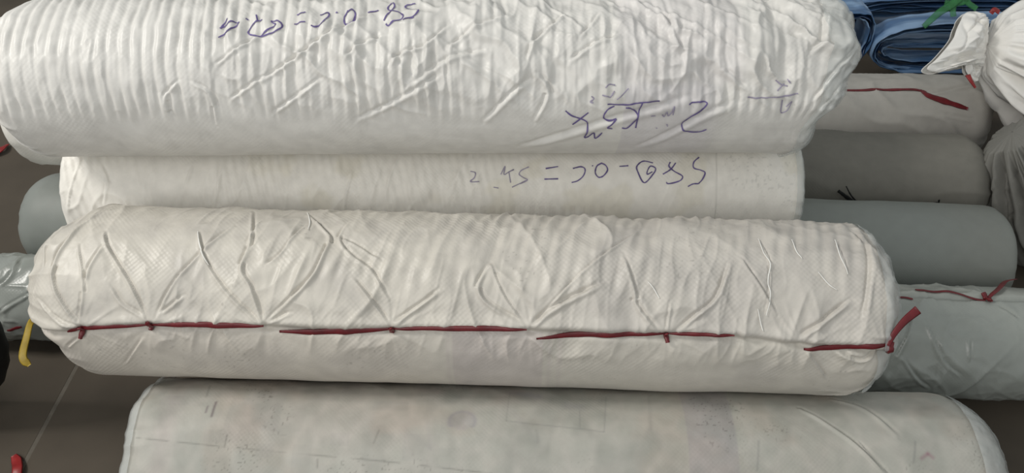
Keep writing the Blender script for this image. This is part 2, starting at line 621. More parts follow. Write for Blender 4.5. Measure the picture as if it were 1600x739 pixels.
r1.feats += [ribs1, mottle1]
edge_gather(r1, 0.0035, 5.0, 61, 0.13, True, True)
r1.er = lambda th: -0.055 * (1 - sstep(math.radians(-25), math.radians(45), th)) + 0.006 * np.sin(th * 9)
r1.el = lambda th: 0.008 * (1 - sstep(math.radians(-40), math.radians(30), th)) + 0.05 * sstep(math.radians(65), math.radians(120), th)
for pts, w, am in (
        ([(339, 103), (370, 79), (405, 57)], 4.2, 2.6), ([(409, 128), (451, 99), (490, 71), (543, 40), (580, 22)], 4.6, 3.4),
        ([(543, 91), (567, 68), (599, 54)], 4, 2.2), ([(610, 106), (627, 85), (669, 70), (700, 40)], 4.5, 2.8),
        ([(430, 177), (469, 149), (500, 126)], 4.5, 2.2), ([(363, 156), (388, 138), (412, 122)], 4, 2.2),
        ([(700, 76), (739, 48), (788, 30)], 5, 2.6), ([(827, 92), (837, 64), (865, 39), (884, 20)], 5, 3.0),
        ([(893, 97), (929, 71), (967, 57)], 5, 2.6), ([(908, 60), (939, 22)], 4, 2.2), ([(841, 118), (857, 146), (838, 188)], 5, 3.0),
        ([(1024, 8), (1050, 44), (1062, 78)], 6, 3.2), ([(1338, 70), (1312, 116), (1281, 158)], 5, 3.2), ([(1327, 134), (1299, 170)], 3, 2.4),
        ([(1296, 20), (1292, 60), (1272, 80)], 7, 4.0), ([(1132, 112), (1162, 141)], 6, 3.0), ([(820, 229), (930, 200), (1075, 160)], 10, 2.6),
        ([(640, 140), (700, 96), (760, 80)], 6, 2.2), ([(560, 190), (640, 150), (690, 120)], 6, 2.0), ([(760, 190), (800, 150), (830, 128)], 6, 2.4),
        ([(248, 148), (262, 172), (258, 152), (280, 128)], 4, 2.0), ([(300, 130), (330, 150), (340, 195)], 4, 1.8), ([(1000, 230), (1090, 190), (1150, 165)], 9, 2.2)):
    r1.crease(pts, w, am)


def col1(s, a, c):
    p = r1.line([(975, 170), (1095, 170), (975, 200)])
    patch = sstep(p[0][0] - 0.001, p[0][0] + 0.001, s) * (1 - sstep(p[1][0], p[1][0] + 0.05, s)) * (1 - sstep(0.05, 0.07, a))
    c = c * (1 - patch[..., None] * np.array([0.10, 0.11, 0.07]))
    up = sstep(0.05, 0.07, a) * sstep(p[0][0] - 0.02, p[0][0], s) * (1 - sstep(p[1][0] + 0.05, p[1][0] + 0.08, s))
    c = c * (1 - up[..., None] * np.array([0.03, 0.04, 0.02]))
    dirt = sstep(0.0, 0.6, fbm(s * 9, a * 9, 77))
    c = c * (1 - dirt[..., None] * np.array([0.07, 0.07, 0.07]))
    dirt = sstep(0.1, 0.5, fbm(s * 40, a * 28, 78))
    return c * (1 - dirt[..., None] * np.array([0.05, 0.05, 0.05]))


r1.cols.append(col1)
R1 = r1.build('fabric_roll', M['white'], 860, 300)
tag(R1, 'largest white fabric roll, ribbed and wrinkled, lying on top of the stack with purple sums', 'roll', 'white fabric rolls in the stack')
r1.writing([[(155, 130), (125, 180), (108, 203)], [(110, 202), (150, 175), (195, 160), (240, 158)], [(240, 158), (190, 208), (95, 263)],
            [(286, 130), (302, 134)], [(362, 118), (372, 158)],
            [(400, 145), (345, 165), (305, 200), (300, 225), (330, 242), (400, 248), (470, 235), (530, 205), (540, 180), (515, 160), (480, 152), (466, 158), (492, 175), (480, 190), (440, 215), (385, 245)],
            [(645, 122), (705, 108)], [(625, 180), (705, 170)], [(800, 105), (850, 95), (865, 108), (855, 140), (820, 180), (775, 204), (745, 200)],
            [(912, 94), (924, 100)], [(995, 85), (970, 120), (970, 155), (1000, 155), (1035, 130), (1046, 98), (1025, 80), (992, 96)],
            [(1130, 78), (1205, 70)], [(1310, 30), (1278, 42), (1272, 65), (1300, 85), (1350, 95), (1376, 112), (1365, 135), (1320, 155), (1270, 165), (1255, 155)],
            [(1310, 30), (1318, 62), (1280, 95), (1240, 135)], [(1462, 30), (1410, 36), (1392, 54), (1420, 65), (1478, 74), (1486, 90), (1450, 120), (1400, 140), (1375, 150)],
            [(1395, 140), (1452, 130)]], 2.3, (320, 0), 4.444, M['ink'], label='purple handwritten sum along the top of the roll, upside down')
r1.writing([[(830, 224), (850, 212), (900, 205), (945, 213), (920, 250), (860, 290), (800, 330), (780, 355), (790, 385), (840, 400), (900, 398), (942, 384)],
            [(290, 218), (400, 220), (500, 210), (632, 197)], [(520, 210), (495, 280), (476, 375)], [(410, 240), (445, 246), (490, 290), (470, 330), (420, 375), (385, 374)],
            [(335, 230), (290, 255), (268, 290), (270, 320), (300, 330), (350, 318)], [(350, 318), (320, 345), (290, 368), (322, 378)],
            [(15, 262), (60, 295), (140, 325), (160, 350), (155, 400), (140, 435), (165, 430), (200, 405), (207, 440), (225, 435), (256, 405)], [(165, 275), (120, 310), (60, 352)]],
           2.3, (880, 110), 4.21, M['ink'], label='purple handwritten characters at the lower right, upside down')
r1.writing([[(650, 285), (662, 300), (680, 270), (690, 296), (715, 265), (730, 235), (720, 290)], [(575, 295), (605, 295)], [(610, 375)], [(680, 350), (685, 365)],
            [(430, 118), (350, 185)], [(340, 95), (300, 90), (275, 110)], [(335, 130), (310, 170), (290, 166), (255, 158)], [(185, 168), (200, 185), (178, 205), (198, 210)],
            [(1400, 65), (1440, 95), (1482, 105)], [(1462, 90), (1410, 135)], [(1480, 58), (1500, 85)], [(1215, 178), (1330, 180), (1450, 170), (1556, 152)],
            [(1445, 195), (1435, 275), (1480, 260), (1512, 205), (1470, 238)]], 2.0, (880, 110), 4.21, M['ink_pale'], name='faint_handwriting',
           label='faint smudged purple strokes at the lower right')
r1.film_end(True, 0.075, 3, 0.004)

# ---- roll two: the strip seen between the two big rolls
r2 = Roll((131, 292), (1234, 290), 0.384, 0.128, 0.028, 0.026, 2.6, 2.6)


def relief2(s, a):
    rib = np.sin(2 * np.pi * (s + 0.006 * fbm(s * 9, a * 10, 3) + 0.25 * a) / 0.017)
    m = (1 - 0.75 * sstep(0.7, 0.95, s)) * sstep(-0.35, 0.35, fbm(s * 8, a * 10, 9))
    d = 0.0009 * rib * m + 0.0022 * ridged(s * 24 - a * 10, a * 9, 15) * (1 - 0.8 * sstep(0.75, 1.0, s)) * sstep(-0.4, 0.4, fbm(s * 5, a * 5, 17))
    d = d + 0.0030 * folds(s * 38 - a * 12, a * 11, 25) * (1 - 0.8 * sstep(0.6, 0.95, s))
    return d + 0.0018 * fbm(s * 6, a * 9, 23)


r2.feats.append(relief2)
edge_gather(r2, 0.0025, 6, 65, 0.05)
r2.crease([(158, 258), (168, 285), (163, 320)], 4, 1.6)
r2.crease([(300, 262), (292, 285)], 4, 1.2)
r2.crease([(348, 258), (340, 300), (335, 325)], 4, 1.2)


def col2(s, a, c):
    p = r2.line([(720, 290), (950, 290), (1122, 290), (1235, 290)])
    ystain = sstep(0.10, 0.45, fbm(s * 14, a * 16, 71)) * sstep(0.30, 0.45, s)
    c = c * (1 - ystain[..., None] * np.array([0.06, 0.07, 0.11]))
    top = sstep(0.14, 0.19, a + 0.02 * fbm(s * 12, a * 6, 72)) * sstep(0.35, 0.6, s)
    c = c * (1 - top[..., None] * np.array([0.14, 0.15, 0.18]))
    spk = sstep(0.62, 0.80, vnoise(s * 260, a * 260, 73)) * sstep(0.1, 0.5, fbm(s * 9, a * 9, 75)) * sstep(0.5, 0.8, s)
    c = c * (1 - spk[..., None] * 0.16)
    # faint row of printed letters near the lower edge
    b0, b1 = r2.sa(820, 336)[1], r2.sa(820, 320)[1]
    row = sstep(b0, b0 + 0.002, a) * (1 - sstep(b1 - 0.002, b1, a)) * sstep(p[0][0], p[0][0] + 0.002, s) * (1 - sstep(p[1][0], p[1][0] + 0.002, s))
    let = (np.sin(2 * np.pi * s / 0.019) > -0.2) * (0.55 + 0.45 * (vnoise(s * 110, a * 140, 78) > -0.15))
    c = c * (1 - (row * let)[..., None] * np.array([0.09, 0.10, 0.10]))
    ln = np.exp(-((s - p[2][0] + 0.003 * np.sin(a * 20)) / 0.0012) ** 2)
    return c * (1 - ln[..., None] * 0.22)


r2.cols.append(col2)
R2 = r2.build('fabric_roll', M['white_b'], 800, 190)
tag(R2, 'narrow looking white fabric roll with purple sum, lying under the largest ribbed roll', 'roll', 'white fabric rolls in the stack')
r2.writing([[(1488, 25), (1456, 55), (1455, 90), (1500, 105), (1526, 120), (1510, 160), (1485, 188)], [(1485, 188), (1450, 190), (1418, 206)],
            [(1308, 55), (1300, 80), (1330, 110), (1382, 140), (1375, 165), (1340, 180), (1295, 188), (1283, 178)], [(1342, 60), (1310, 100), (1262, 130)],
            [(1200, 60), (1140, 50), (1100, 80), (1105, 115), (1145, 182), (1200, 130), (1216, 95), (1185, 80), (1165, 110), (1165, 130), (1196, 115)], [(990, 82), (1046, 78)],
            [(880, 60), (850, 80), (840, 120), (860, 148), (890, 140), (916, 105), (905, 75), (878, 60)], [(820, 76)],
            [(700, 95), (750, 84), (776, 100), (765, 140), (730, 170), (692, 181)], [(530, 95), (608, 82)], [(522, 160), (608, 158)]], 2.2, (720, 240), 4.0, M['ink'],
           label='purple handwritten sum, upside down')
r2.writing([[(425, 85), (380, 105), (365, 130), (390, 150), (416, 165), (370, 188)], [(410, 168), (320, 210)], [(250, 130), (276, 80), (270, 130), (300, 115), (332, 100)],
            [(300, 115), (311, 182)], [(205, 210), (235, 215)], [(60, 110), (90, 120), (85, 150), (60, 175), (116, 175)]], 1.9, (720, 240), 4.0, M['ink_pale'],
           name='faint_handwriting', label='faded end of the purple sum')
r2.film_end(True, 0.030, 5, 0.003)

# ---- roll three: the seamed roll laced with red strap
r3 = Roll((78, 450), (1376, 485), 0.383, 0.151, 0.125, 0.085, 2.35, 2.5)
SEAM = [(70, 522), (127, 515), (235, 511), (412, 513), (520, 518), (612, 517), (822, 519), (930, 523), (1040, 525), (1150, 528), (1250, 540), (1340, 545), (1400, 545)]
sl = r3.line(SEAM)
sl = sl[np.argsort(sl[:, 0])]
HOLES = r3.line([(127, 511), (235, 507), (415, 508), (612, 513), (828, 515), (1042, 521), (1250, 540), (1382, 542)])


def seam3(s, a):
    da = a - np.interp(s, sl[:, 0], sl[:, 1])
    ends = (1 - sstep(0.02, 0.14, s)) + sstep(r3.L - 0.13, r3.L - 0.02, s)
    d = -(0.0070 + 0.012 * ends) * np.exp(-(da / (0.006 + 0.006 * ends)) ** 2)
    d = d + 0.0050 * np.exp(-((da - 0.012) / 0.010) ** 2) - 0.002 * sstep(0, -0.01, da)
    for h in HOLES:
        d = d - 0.004 * np.exp(-((s - h[0]) ** 2 + (da * 1.3) ** 2) / 0.010 ** 2)
    # tension wrinkles that fan from every lacing hole
    for i, h in enumerate(HOLES):
        dx, dy = s - h[0], da
        R = np.hypot(dx, dy)
        ang = np.arctan2(dx, np.abs(dy) + 1e-6)
        w = np.exp(-((R - 0.045) / 0.034) ** 2) * sstep(0.003, 0.012, np.abs(dy))
        d = d + w * np.where(dy > 0, 0.0011, 0.0005) * ridged(ang * 3.4 + i * 5.3, R * 4 + i, 90 + i)
    return d


def relief3(s, a):
    top = sstep(0.16, 0.22, a)
    x = s + 0.010 * fbm(s * 8, a * 9, 3) - 0.22 * (a - 0.2)
    rib = np.sin(2 * np.pi * x / 0.0235)
    m = sstep(0.10, 0.17, a) * sstep(-0.45, 0.25, fbm(s * 7, a * 8, 9)) * sstep(0.35, 0.55, s)
    d = 0.0013 * rib * m
    d = d + 0.0030 * ridged(s * 21 + a * 6 + 0.7 * fbm(s * 13, a * 13, 4), a * 7 + 3, 33) * sstep(0.02, 0.10, a) * (0.45 + 0.55 * sstep(0.8, 1.1, s))
    up = sstep(0.0, 0.05, a)
    d = d + 0.0052 * folds((s - 0.32 * a) * 19, a * 6.5 + s * 2, 35) * up + 0.0046 * folds((s + 0.55 * a) * 14, a * 6.0 - s * 3, 135) * up
    d = d + 0.0024 * folds((s - 0.2 * a) * 46, a * 15, 36, 2.0) * up
    d = d + 0.0022 * fbm(s * 9, a * 9, 37) + 0.0007 * fbm(s * 40, a * 40, 38) * sstep(-0.02, 0.06, a)
    return d


r3.feats += [seam3, relief3]
edge_gather(r3, 0.0035, 4.5, 63, 0.15)
r3.el = lambda th: 0.028 * (1 - sstep(math.radians(-6), math.radians(14), th)) + 0.045 * sstep(math.radians(70), math.radians(125), th)
r3.er = lambda th: -0.01 * (1 - sstep(math.radians(-35), math.radians(10), th))
for pts, w, am in (
        ([(125, 505), (97, 473), (82, 439), (85, 408), (104, 378), (122, 352)], 4, 3.4), ([(127, 503), (131, 443), (121, 382)], 3, 1.8),
        ([(230, 500), (203, 446), (167, 386), (163, 364)], 3.6, 3.0), ([(163, 386), (142, 416), (135, 440)], 4, 2.6), ([(226, 496), (192, 477), (173, 450)], 4, 2.2),
        ([(248, 492), (267, 450), (313, 397), (366, 355)], 4, 2.6), ([(252, 492), (286, 465)], 4, 2.2), ([(309, 363), (317, 401), (343, 443), (381, 484), (407, 505)], 3.6, 2.6),
        ([(411, 505), (392, 450), (377, 420), (392, 374), (394, 331)], 4, 2.8), ([(388, 378), (407, 348)], 3, 2.0),
        ([(421, 501), (480, 444), (501, 411), (515, 373), (501, 354), (480, 335)], 4.2, 3.4), ([(421, 505), (455, 490)], 4, 2.0), ([(606, 505), (576, 465), (553, 438)], 3.6, 2.8),
        ([(606, 469), (580, 423), (547, 398), (530, 373), (545, 350)], 3.6, 2.6), ([(593, 406), (559, 385), (534, 373)], 3, 2.2), ([(618, 505), (652, 482), (689, 455)], 4.4, 2.8),
        ([(819, 509), (777, 486), (752, 465), (748, 444), (765, 415)], 4.4, 2.6), ([(819, 507), (786, 461), (765, 411)], 3, 1.8), ([(417, 415), (442, 394), (478, 352)], 3.4, 2.2),
        ([(835, 509), (873, 480), (942, 446)], 6, 3.8), ([(845, 495), (902, 434), (954, 393), (1003, 359)], 2.6, 1.8), ([(1027, 519), (995, 478), (991, 454), (971, 397)], 4, 2.6),
        ([(1042, 515), (1048, 474)], 3, 1.8), ([(1060, 517), (1092, 491), (1121, 466), (1141, 413)], 4.5, 3.4), ([(1156, 407), (1187, 450), (1213, 491)], 3, 2.4),
        ([(1252, 526), (1286, 506), (1330, 472)], 5, 4.0), ([(1184, 376), (1202, 415), (1197, 493)], 2.2, 1.6), ([(1304, 376), (1325, 428)], 2.2, 1.6),
        ([(1260, 550), (1278, 575), (1291, 593)], 3, 2.0), ([(223, 530), (195, 572)], 3, 1.6), ([(103, 545), (123, 530)], 3, 2.0), ([(1310, 552), (1345, 566), (1380, 552)], 4, 3.0),
        ([(1355, 372), (1362, 430), (1350, 500)], 5, 2.6), ([(1330, 360), (1345, 380)], 5, 3.2), ([(64, 420), (75, 380), (110, 340)], 4, 2.4), ([(60, 470), (90, 500), (125, 510)], 4, 2.2)):
    r3.crease(pts, w, am)


def col3(s, a, c):
    x = lambda q: r3.sa(q, 560)[0]
    sm = np.interp(s, sl[:, 0], sl[:, 1])
    low = sstep(0.002, -0.002, a - sm)
    lil = sstep(x(705), x(708), s) * (1 - sstep(x(846), x(850), s)) * low
    for q in (700, 858, 874):
        lil = lil + 0.7 * np.exp(-((s - x(q)) / 0.004) ** 2) * low
    c = c * (1 - lil[..., None] * np.array([0.075, 0.10, 0.065]))
    left = (1 - sstep(x(560), x(760), s)) * low
    c = c * (1 - left[..., None] * np.array([0.0, 0.015, 0.02]))
    up = sstep(0.0, 0.01, a - sm) * sstep(x(620), x(1000), s)
    c = c * (1 - up[..., None] * np.array([0.02, 0.02, 0.0]))
    dirt = sstep(-0.1, 0.6, fbm(s * 13, a * 12, 81))
    c = c * (1 - dirt[..., None] * np.array([0.11, 0.11, 0.10]))
    dirt = sstep(0.1, 0.5, fbm(s * 34, a * 26, 82)) * sstep(0.0, 0.02, a - sm)
    c = c * (1 - dirt[..., None] * np.array([0.07, 0.07, 0.065]))
    spk = sstep(0.75, 0.9, vnoise(s * 240, a * 240, 83)) * sstep(0.2, 0.6, fbm(s * 8, a * 8, 85))
    return c * (1 - spk[..., None] * 0.25)


r3.cols.append(col3)
R3 = r3.build('fabric_roll', M['seam'], 860, 300)
tag(R3, 'white fabric roll in front with a long seam laced by red strap', 'roll', 'white fabric rolls in the stack')
for pts, w in (([(106, 518), (127, 511), (180, 509), (235, 507)], 6), ([(234, 507), (300, 506), (360, 507), (412, 509)], 6.5), ([(436, 519), (500, 519), (560, 516), (612, 514)], 8.5),
               ([(612, 513), (690, 512), (760, 512), (823, 514)], 6.5), ([(838, 528), (900, 524), (970, 522), (1041, 522)], 7), ([(1041, 521), (1090, 521), (1146, 522)], 5),
               ([(1256, 546), (1300, 544), (1350, 540), (1386, 535)], 7.5)):
    r3.strap(pts, w, lift=0.003)
for pts, w in (([(127, 508), (129, 515), (128, 526)], 6), ([(235, 499), (236, 508), (235, 516)], 5), ([(611, 509), (613, 514), (612, 520)], 6), ([(1039, 519), (1041, 525), (1043, 534)], 6)):
    r3.strap(pts, w, name='strap_knot', lift=0.006, taper=0.8, thick=0.003)
r3.strap([(1388, 550), (1386, 540), (1389, 530)], 8, name='strap_knot', lift=0.006, taper=0.8, thick=0.003)
p0 = r3.point(*[np.array([v]) for v in r3.sa(1383, 537)])[0]
t0 = p0 + np.array([0, -0.006, 0.004])
P = smooth_line([t0, t0 + (at_d(1392, 520, 1.50) - at_d(1383, 537, 1.50)), t0 + (at_d(1406, 503, 1.50) - at_d(1383, 537, 1.50)), t0 + (at_d(1424, 488, 1.50) - at_d(1383, 537, 1.50))], 8)
link('strap_tail', band_mesh('strap_tail', P, np.tile(-FWD, (len(P), 1)), np.linspace(0.0035, 0.0075, len(P)), 0.0012), R3, M['red'])
for pts in ([(1304, 376), (1312, 398), (1325, 428)], [(1184, 376), (1192, 396), (1202, 415), (1199, 440), (1203, 462), (1197, 493)], [(309, 362), (312, 380), (318, 400), (326, 414)],
            [(480, 332), (484, 346), (482, 362)], [(1236, 378), (1244, 396), (1252, 406)], [(1278, 424), (1296, 444), (1308, 452)], [(1183, 482), (1188, 504), (1191, 516)], [(1012, 440), (1022, 452), (1030, 466)]):
    r3.strap(pts, 1.5, name='loose_thread', mat=M['thread'], lift=0.0015, taper=0.5, thick=0.0006)
# yellow strap hanging from the left end
q = [at_d(54, 500, 1.56), at_d(47, 506, 1.545), at_d(42, 525, 1.54), at_d(36, 550, 1.54), at_d(37, 562, 1.54), at_d(46, 571, 1.545)]
P = smooth_line(q, 8)
ys = link('yellow_strap', band_mesh('yellow_strap', P, np.tile(-FWD + 0.3 * RIGHT, (len(P), 1)), np.concatenate([np.linspace(0.008, 0.0055, 8), np.linspace(0.0055, 0.0075, len(P) - 13), np.linspace(0.0075, 0.004, 5)]), 0.0007), R3, M['yellow'])
ys['label'] = 'yellow strap hanging from the left end of the roll'
r3.film_end(True, 0.055, 7, 0.006)

# ---- roll four: the printed grey roll at the bottom
r4 = Roll((231, 718), (1548, 747), 0.147, 0.1465, 0.045, 0.125, 3.2, 2.3)
r4.feats.append(lambda s, a: 0.0030 * fbm(s * 5, a * 7, 3) + 0.0011 * fbm(s * 22, a * 20, 4) + 0.0008 * ridged(s * 10 + a * 14, a * 10, 9))
edge_gather(r4, 0.0030, 5, 67, 0.09)
r4.el = lambda th: -0.004 * sstep(math.radians(55), math.radians(110), th) + 0.002 * np.sin(th * 7)
r4.crease([(1250, 640), (1300, 668), (1345, 702), (1385, 745)], 4, 4.2)
r4.crease([(1340, 690), (1390, 745)], 3, 2.6)
r4.crease([(1300, 625), (1350, 640), (1400, 680)], 6, 2.0)
SE4 = r4.line([(212, 684), (358, 699), (467, 709), (582, 719), (640, 725), (769, 740)])


def col4(s, a, c):
    X = lambda q, y=680: r4.sa(q, y)[0]

    def blot(c, m, rgb):
        return c * (1 - m[..., None] * np.array(rgb))
    st = sstep(-0.1, 0.6, fbm(s * 6, a * 8, 13)) * 0.7
    c = blot(c, st, (0.07, 0.08, 0.09))
    st = sstep(0.0, 0.5, fbm(s * 16, a * 12, 14))
    c = blot(c, st, (0.13, 0.12, 0.12))
    blk = (vnoise(np.floor(s / 0.03) * 0.73 + 0.5, np.floor(a / 0.022) * 0.71 + 0.3, 19) > 0.25) * (1 - sstep(X(620), X(760), s))
    c = blot(c, blk * 0.5, (0.08, 0.08, 0.06))
    spk = sstep(0.62, 0.85, vnoise(s * 330, a * 330, 15)) * sstep(0.05, 0.5, fbm(s * 9, a * 9, 16))
    c = blot(c, spk, (0.34, 0.35, 0.35))
    st = facets(s * 24, a * 20, 61)
    c = blot(c, st, (0.13, 0.10, 0.11))
    st = sstep(0.0, 0.5, fbm(s * 11 + 4, a * 13, 62))
    c = blot(c, st, (0.01, 0.05, 0.07))
    band = sstep(X(1072), X(1075), s) * (1 - sstep(X(1148), X(1152), s))
    c = blot(c, band, (0.09, 0.11, 0.05))
    band = sstep(X(300), X(380), s) * (1 - sstep(X(640), X(700), s)) * sstep(0.15, 0.20, a)
    c = blot(c, band, (0.0, 0.03, 0.03))
    band = np.exp(-((s - X(255)) / 0.018) ** 2)
    c = blot(c, band, (0.03, 0.07, 0.05))
    sy = np.interp(s, SE4[:, 0], SE4[:, 1], left=9, right=9)
    c = blot(c, np.exp(-((a - sy) / 0.0013) ** 2) * sstep(-0.7, 0.1, vnoise(s * 60, a * 0, 18)), (0.30, 0.30, 0.30))

    def seg(c, p, w, k):
        (p0, p1) = r4.line(p)
        e = p1 - p0
        t = np.clip(((s - p0[0]) * e[0] + (a - p0[1]) * e[1]) / (e @ e), 0, 1)
        d = np.hypot(s - p0[0] - t * e[0], a - p0[1] - t * e[1])
        return blot(c, np.exp(-(d / w) ** 2), k)
    for p, w, k in (([(338, 629), (331, 651)], 0.0022, (0.5, 0.55, 0.5)), ([(325, 636), (322, 645)], 0.0018, (0.4, 0.45, 0.4)), ([(355, 680), (351, 698)], 0.0016, (0.3, 0.3, 0.3)),
                    ([(329, 603), (323, 620)], 0.0016, (0.25, 0.25, 0.25)), ([(592, 672), (584, 692)], 0.0018, (0.22, 0.22, 0.22)), ([(496, 718), (496, 730)], 0.0016, (0.3, 0.3, 0.3)),
                    ([(791, 657), (944, 675)], 0.0012, (0.18, 0.18, 0.16)), ([(944, 675), (947, 618)], 0.0012, (0.16, 0.16, 0.14)), ([(791, 657), (797, 612)], 0.0012, (0.14, 0.14, 0.13)),
                    ([(906, 640), (906, 668)], 0.0012, (0.14, 0.14, 0.12)), ([(1013, 620), (1017, 670)], 0.003, (0.10, 0.10, 0.09)), ([(1185, 690), (1183, 735)], 0.0018, (0.18, 0.18, 0.16)),
                    ([(1440, 716), (1450, 709)], 0.003, (0.12, 0.30, 0.22)), ([(1450, 709), (1458, 715)], 0.003, (0.12, 0.30, 0.22)), ([(1430, 690), (1428, 722)], 0.0018, (0.2, 0.2, 0.18)),
                    ([(838, 672), (841, 690)], 0.003, (0.10, 0.10, 0.09)), ([(640, 676), (672, 700)], 0.006, (0.07, 0.07, 0.06)), ([(672, 700), (668, 660)], 0.004, (0.06, 0.06, 0.05)),
                    ([(800, 612), (840, 618)], 0.010, (0.12, 0.13, 0.07)), ([(886, 632), (906, 634)], 0.008, (0.09, 0.10, 0.06)), ([(800, 640), (838, 690)], 0.007, (0.06, 0.06, 0.05)),
                    ([(660, 610), (690, 612)], 0.010, (0.06, 0.10, 0.08))):
        c = seg(c, p, w, k)
    cc = r4.sa(722, 658)
    e = r4.sa(746, 658)[0] - cc[0]
    d = np.hypot(s - cc[0], (a - cc[1]) * 1.1)
    c = blot(c, np.exp(-((d - e * 0.85) / 0.0035) ** 2) * (a > cc[1] - 0.012), (0.15, 0.16, 0.08))
    c = blot(c, (1 - sstep(e * 0.6, e * 0.9, d)) * 1.0, (0.06, 0.07, 0.02))
    c = seg(c, [(728, 662), (742, 682)], 0.003, (-0.06, -0.06, -0.06))
    return c


r4.cols.append(col4)
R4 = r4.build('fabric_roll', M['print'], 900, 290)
tag(R4, 'greyish white fabric roll lowest in front with faint printed marks and dirt specks', 'roll', 'white fabric rolls in the stack')
r4.film_end(True, 0.085, 9, 0.004)
r4.film_end(False, 0.035, 10, 0.004)

# ---- roll five: mostly hidden behind roll two, its ends peep out under the top roll
r5 = Roll((32, 167), (1250, 160), 0.405, 0.132, 0.035, 0.05)
r5.feats.append(lambda s, a: 0.003 * fbm(s * 9, a * 9, 3) + 0.002 * ridged(s * 16, a * 12, 5))
edge_gather(r5, 0.008, 2.2, 69, 0.10)
R5 = r5.build('fabric_roll', M['white_b'], 180, 70)
tag(R5, 'white fabric roll mostly hidden, only its crumpled ends showing beneath the topmost ribbed roll', 'roll', 'white fabric rolls in the stack')

# ---- the rolls lying on the floor beneath, their ends showing at the right and left
GR = 'grey wrapped rolls lying beneath the stack'
rC = Roll((50, 346), (1564, 402), 0.120, 0.120, 0.085, 0.055, 2.2, 2.6)
rC.feats.append(lambda s, a: 0.002 * folds(s * 7, a * 9, 6) + 0.0016 * fbm(s * 5, a * 6, 3) + 0.0004 * fbm(s * 30, a * 20, 4))
edge_gather(rC, 0.0022, 4, 71, 0.06)
rC.cols.append(lambda s, a, c: c * (1 - sstep(rC.L - 0.25, rC.L - 0.08, s)[..., None] * np.array([0.0, 0.03, 0.05])))
RC = rC.build('fabric_roll', M['film_grey'], 420, 120)
tag(RC, 'smooth blue grey wrapped roll under the stack, its right end below the black straps', 'roll', GR)

rB = Roll((900, 271), (1536, 289), 0.127, 0.127, 0.06, 0.085, 2.6, 2.0)
rB.feats.append(lambda s, a: 0.0045 * folds(s * 6 + a * 9, a * 8, 6) + 0.0022 * fbm(s * 5, a * 6, 13) + 0.0010 * ridged(s * 9 + a * 14, a * 12, 14) + 0.0005 * fbm(s * 40, a * 25, 4))
edge_gather(rB, 0.004, 4, 73, 0.08)
RB = rB.build('fabric_roll', M['cloth_grey'], 420, 110)
tag(RB, 'dull dark grey wrapped roll with two black strap ends at its lower edge', 'roll', GR)
for pts, w, lf in (([(1306, 296), (1318, 304), (1330, 312), (1345, 318)], 6, [0.016, 0.010, 0.006, 0.004]), ([(1319, 290), (1326, 301), (1335, 311), (1348, 317)], 2.4, [0.014, 0.010, 0.006, 0.004]),
                   ([(1345, 317), (1400, 320), (1440, 319), (1462, 314)], 3, [0.004, 0.003, 0.004, 0.008]), ([(1463, 309), (1464, 314), (1462, 318)], 3.2, [0.014, 0.008, 0.005])):
    rB.strap(pts, w, name='black_strap', mat=M['black'], taper=0.8, lifts=lf)

rA = Roll((420, 180), (1534, 186), 0.120, 0.122, 0.06, 0.07, 2.6, 2.2)
rA.feats.append(lambda s, a: 0.007 * folds(s * 9 + a * 7, a * 9, 6) + 0.0022 * fbm(s * 6, a * 7, 23) + 0.0005 * fbm(s * 40, a * 25, 4) - 0.003 * np.exp(-((a - rA.sa(1400, 140)[1]) / 0.006) ** 2))
edge_gather(rA, 0.003, 4, 75, 0.09)
rA.crease([(1455, 148), (1500, 138), (1520, 136)], 5, 3)
rA.crease([(1470, 180), (1500, 186), (1520, 190)], 5, 2)
RA = rA.build('fabric_roll', M['cloth_pale'], 420, 110)
tag(RA, 'pale grey wrapped roll with a bent red strap, in front of the blue bundle', 'roll', GR)
rA.strap([(1320, 141), (1380, 140), (1425, 139), (1441, 141)], 6, taper=0.9)
rA.strap([(1441, 141), (1450, 149), (1475, 158), (1512, 170)], 13, taper=0.35)

rD = Roll((760, 520), (1690, 540), 0.115, 0.116, 0.06, 0.06)


def reliefD(s, a):
    near = sstep(rD.sa(1600, 520)[0], rD.sa(1400, 520)[0], s)
    top = a - rD.sa(1500, 466)[1]
    d = 0.0030 * ridged(s * 13 - a * 9 + 0.8 * fbm(s * 12, a * 12, 4), a * 12 + s * 4, 33) * (0.25 + near) + 0.0018 * fbm(s * 14, a * 14, 37)
    d = d + 0.010 * folds((s - 0.5 * a) * 12, a * 10, 39) * (0.35 + 0.65 * near) + 0.007 * folds((s + 0.8 * a) * 15, a * 12, 139) * (0.3 + 0.7 * near) + 0.0022 * folds(s * 34, a * 24, 40)
    return d - 0.006 * np.exp(-(top / 0.006) ** 2) + 0.002 * sstep(0, 0.008, top)


rD.feats.append(reliefD)
for pts, w, am in (([(1425, 490), (1415, 530), (1400, 560)], 4, 3), ([(1440, 500), (1470, 560), (1500, 590)], 4, 2.5), ([(1512, 530), (1514, 565)], 4, 2.6), ([(1410, 560), (1430, 590), (1450, 606)], 4, 3.5), ([(1560, 480), (1590, 500)], 4, 2.5)):
    rD.crease(pts, w, am)
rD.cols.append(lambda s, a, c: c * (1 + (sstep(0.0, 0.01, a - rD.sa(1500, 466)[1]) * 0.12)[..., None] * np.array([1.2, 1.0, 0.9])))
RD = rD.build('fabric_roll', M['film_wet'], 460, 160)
tag(RD, 'crinkled grey film wrapped roll with a knotted red strap, right of the laced roll', 'roll', GR)
rD.strap([(1385, 470), (1405, 470), (1424, 472)], 3.5, taper=0.9, mat=M['red'])
rD.strap([(1428, 460), (1470, 461), (1510, 464), (1540, 469)], 5.5, taper=0.6)
rD.strap([(1534, 463), (1542, 468), (1546, 474)], 9, name='strap_knot', taper=0.8, lift=0.005, thick=0.003)
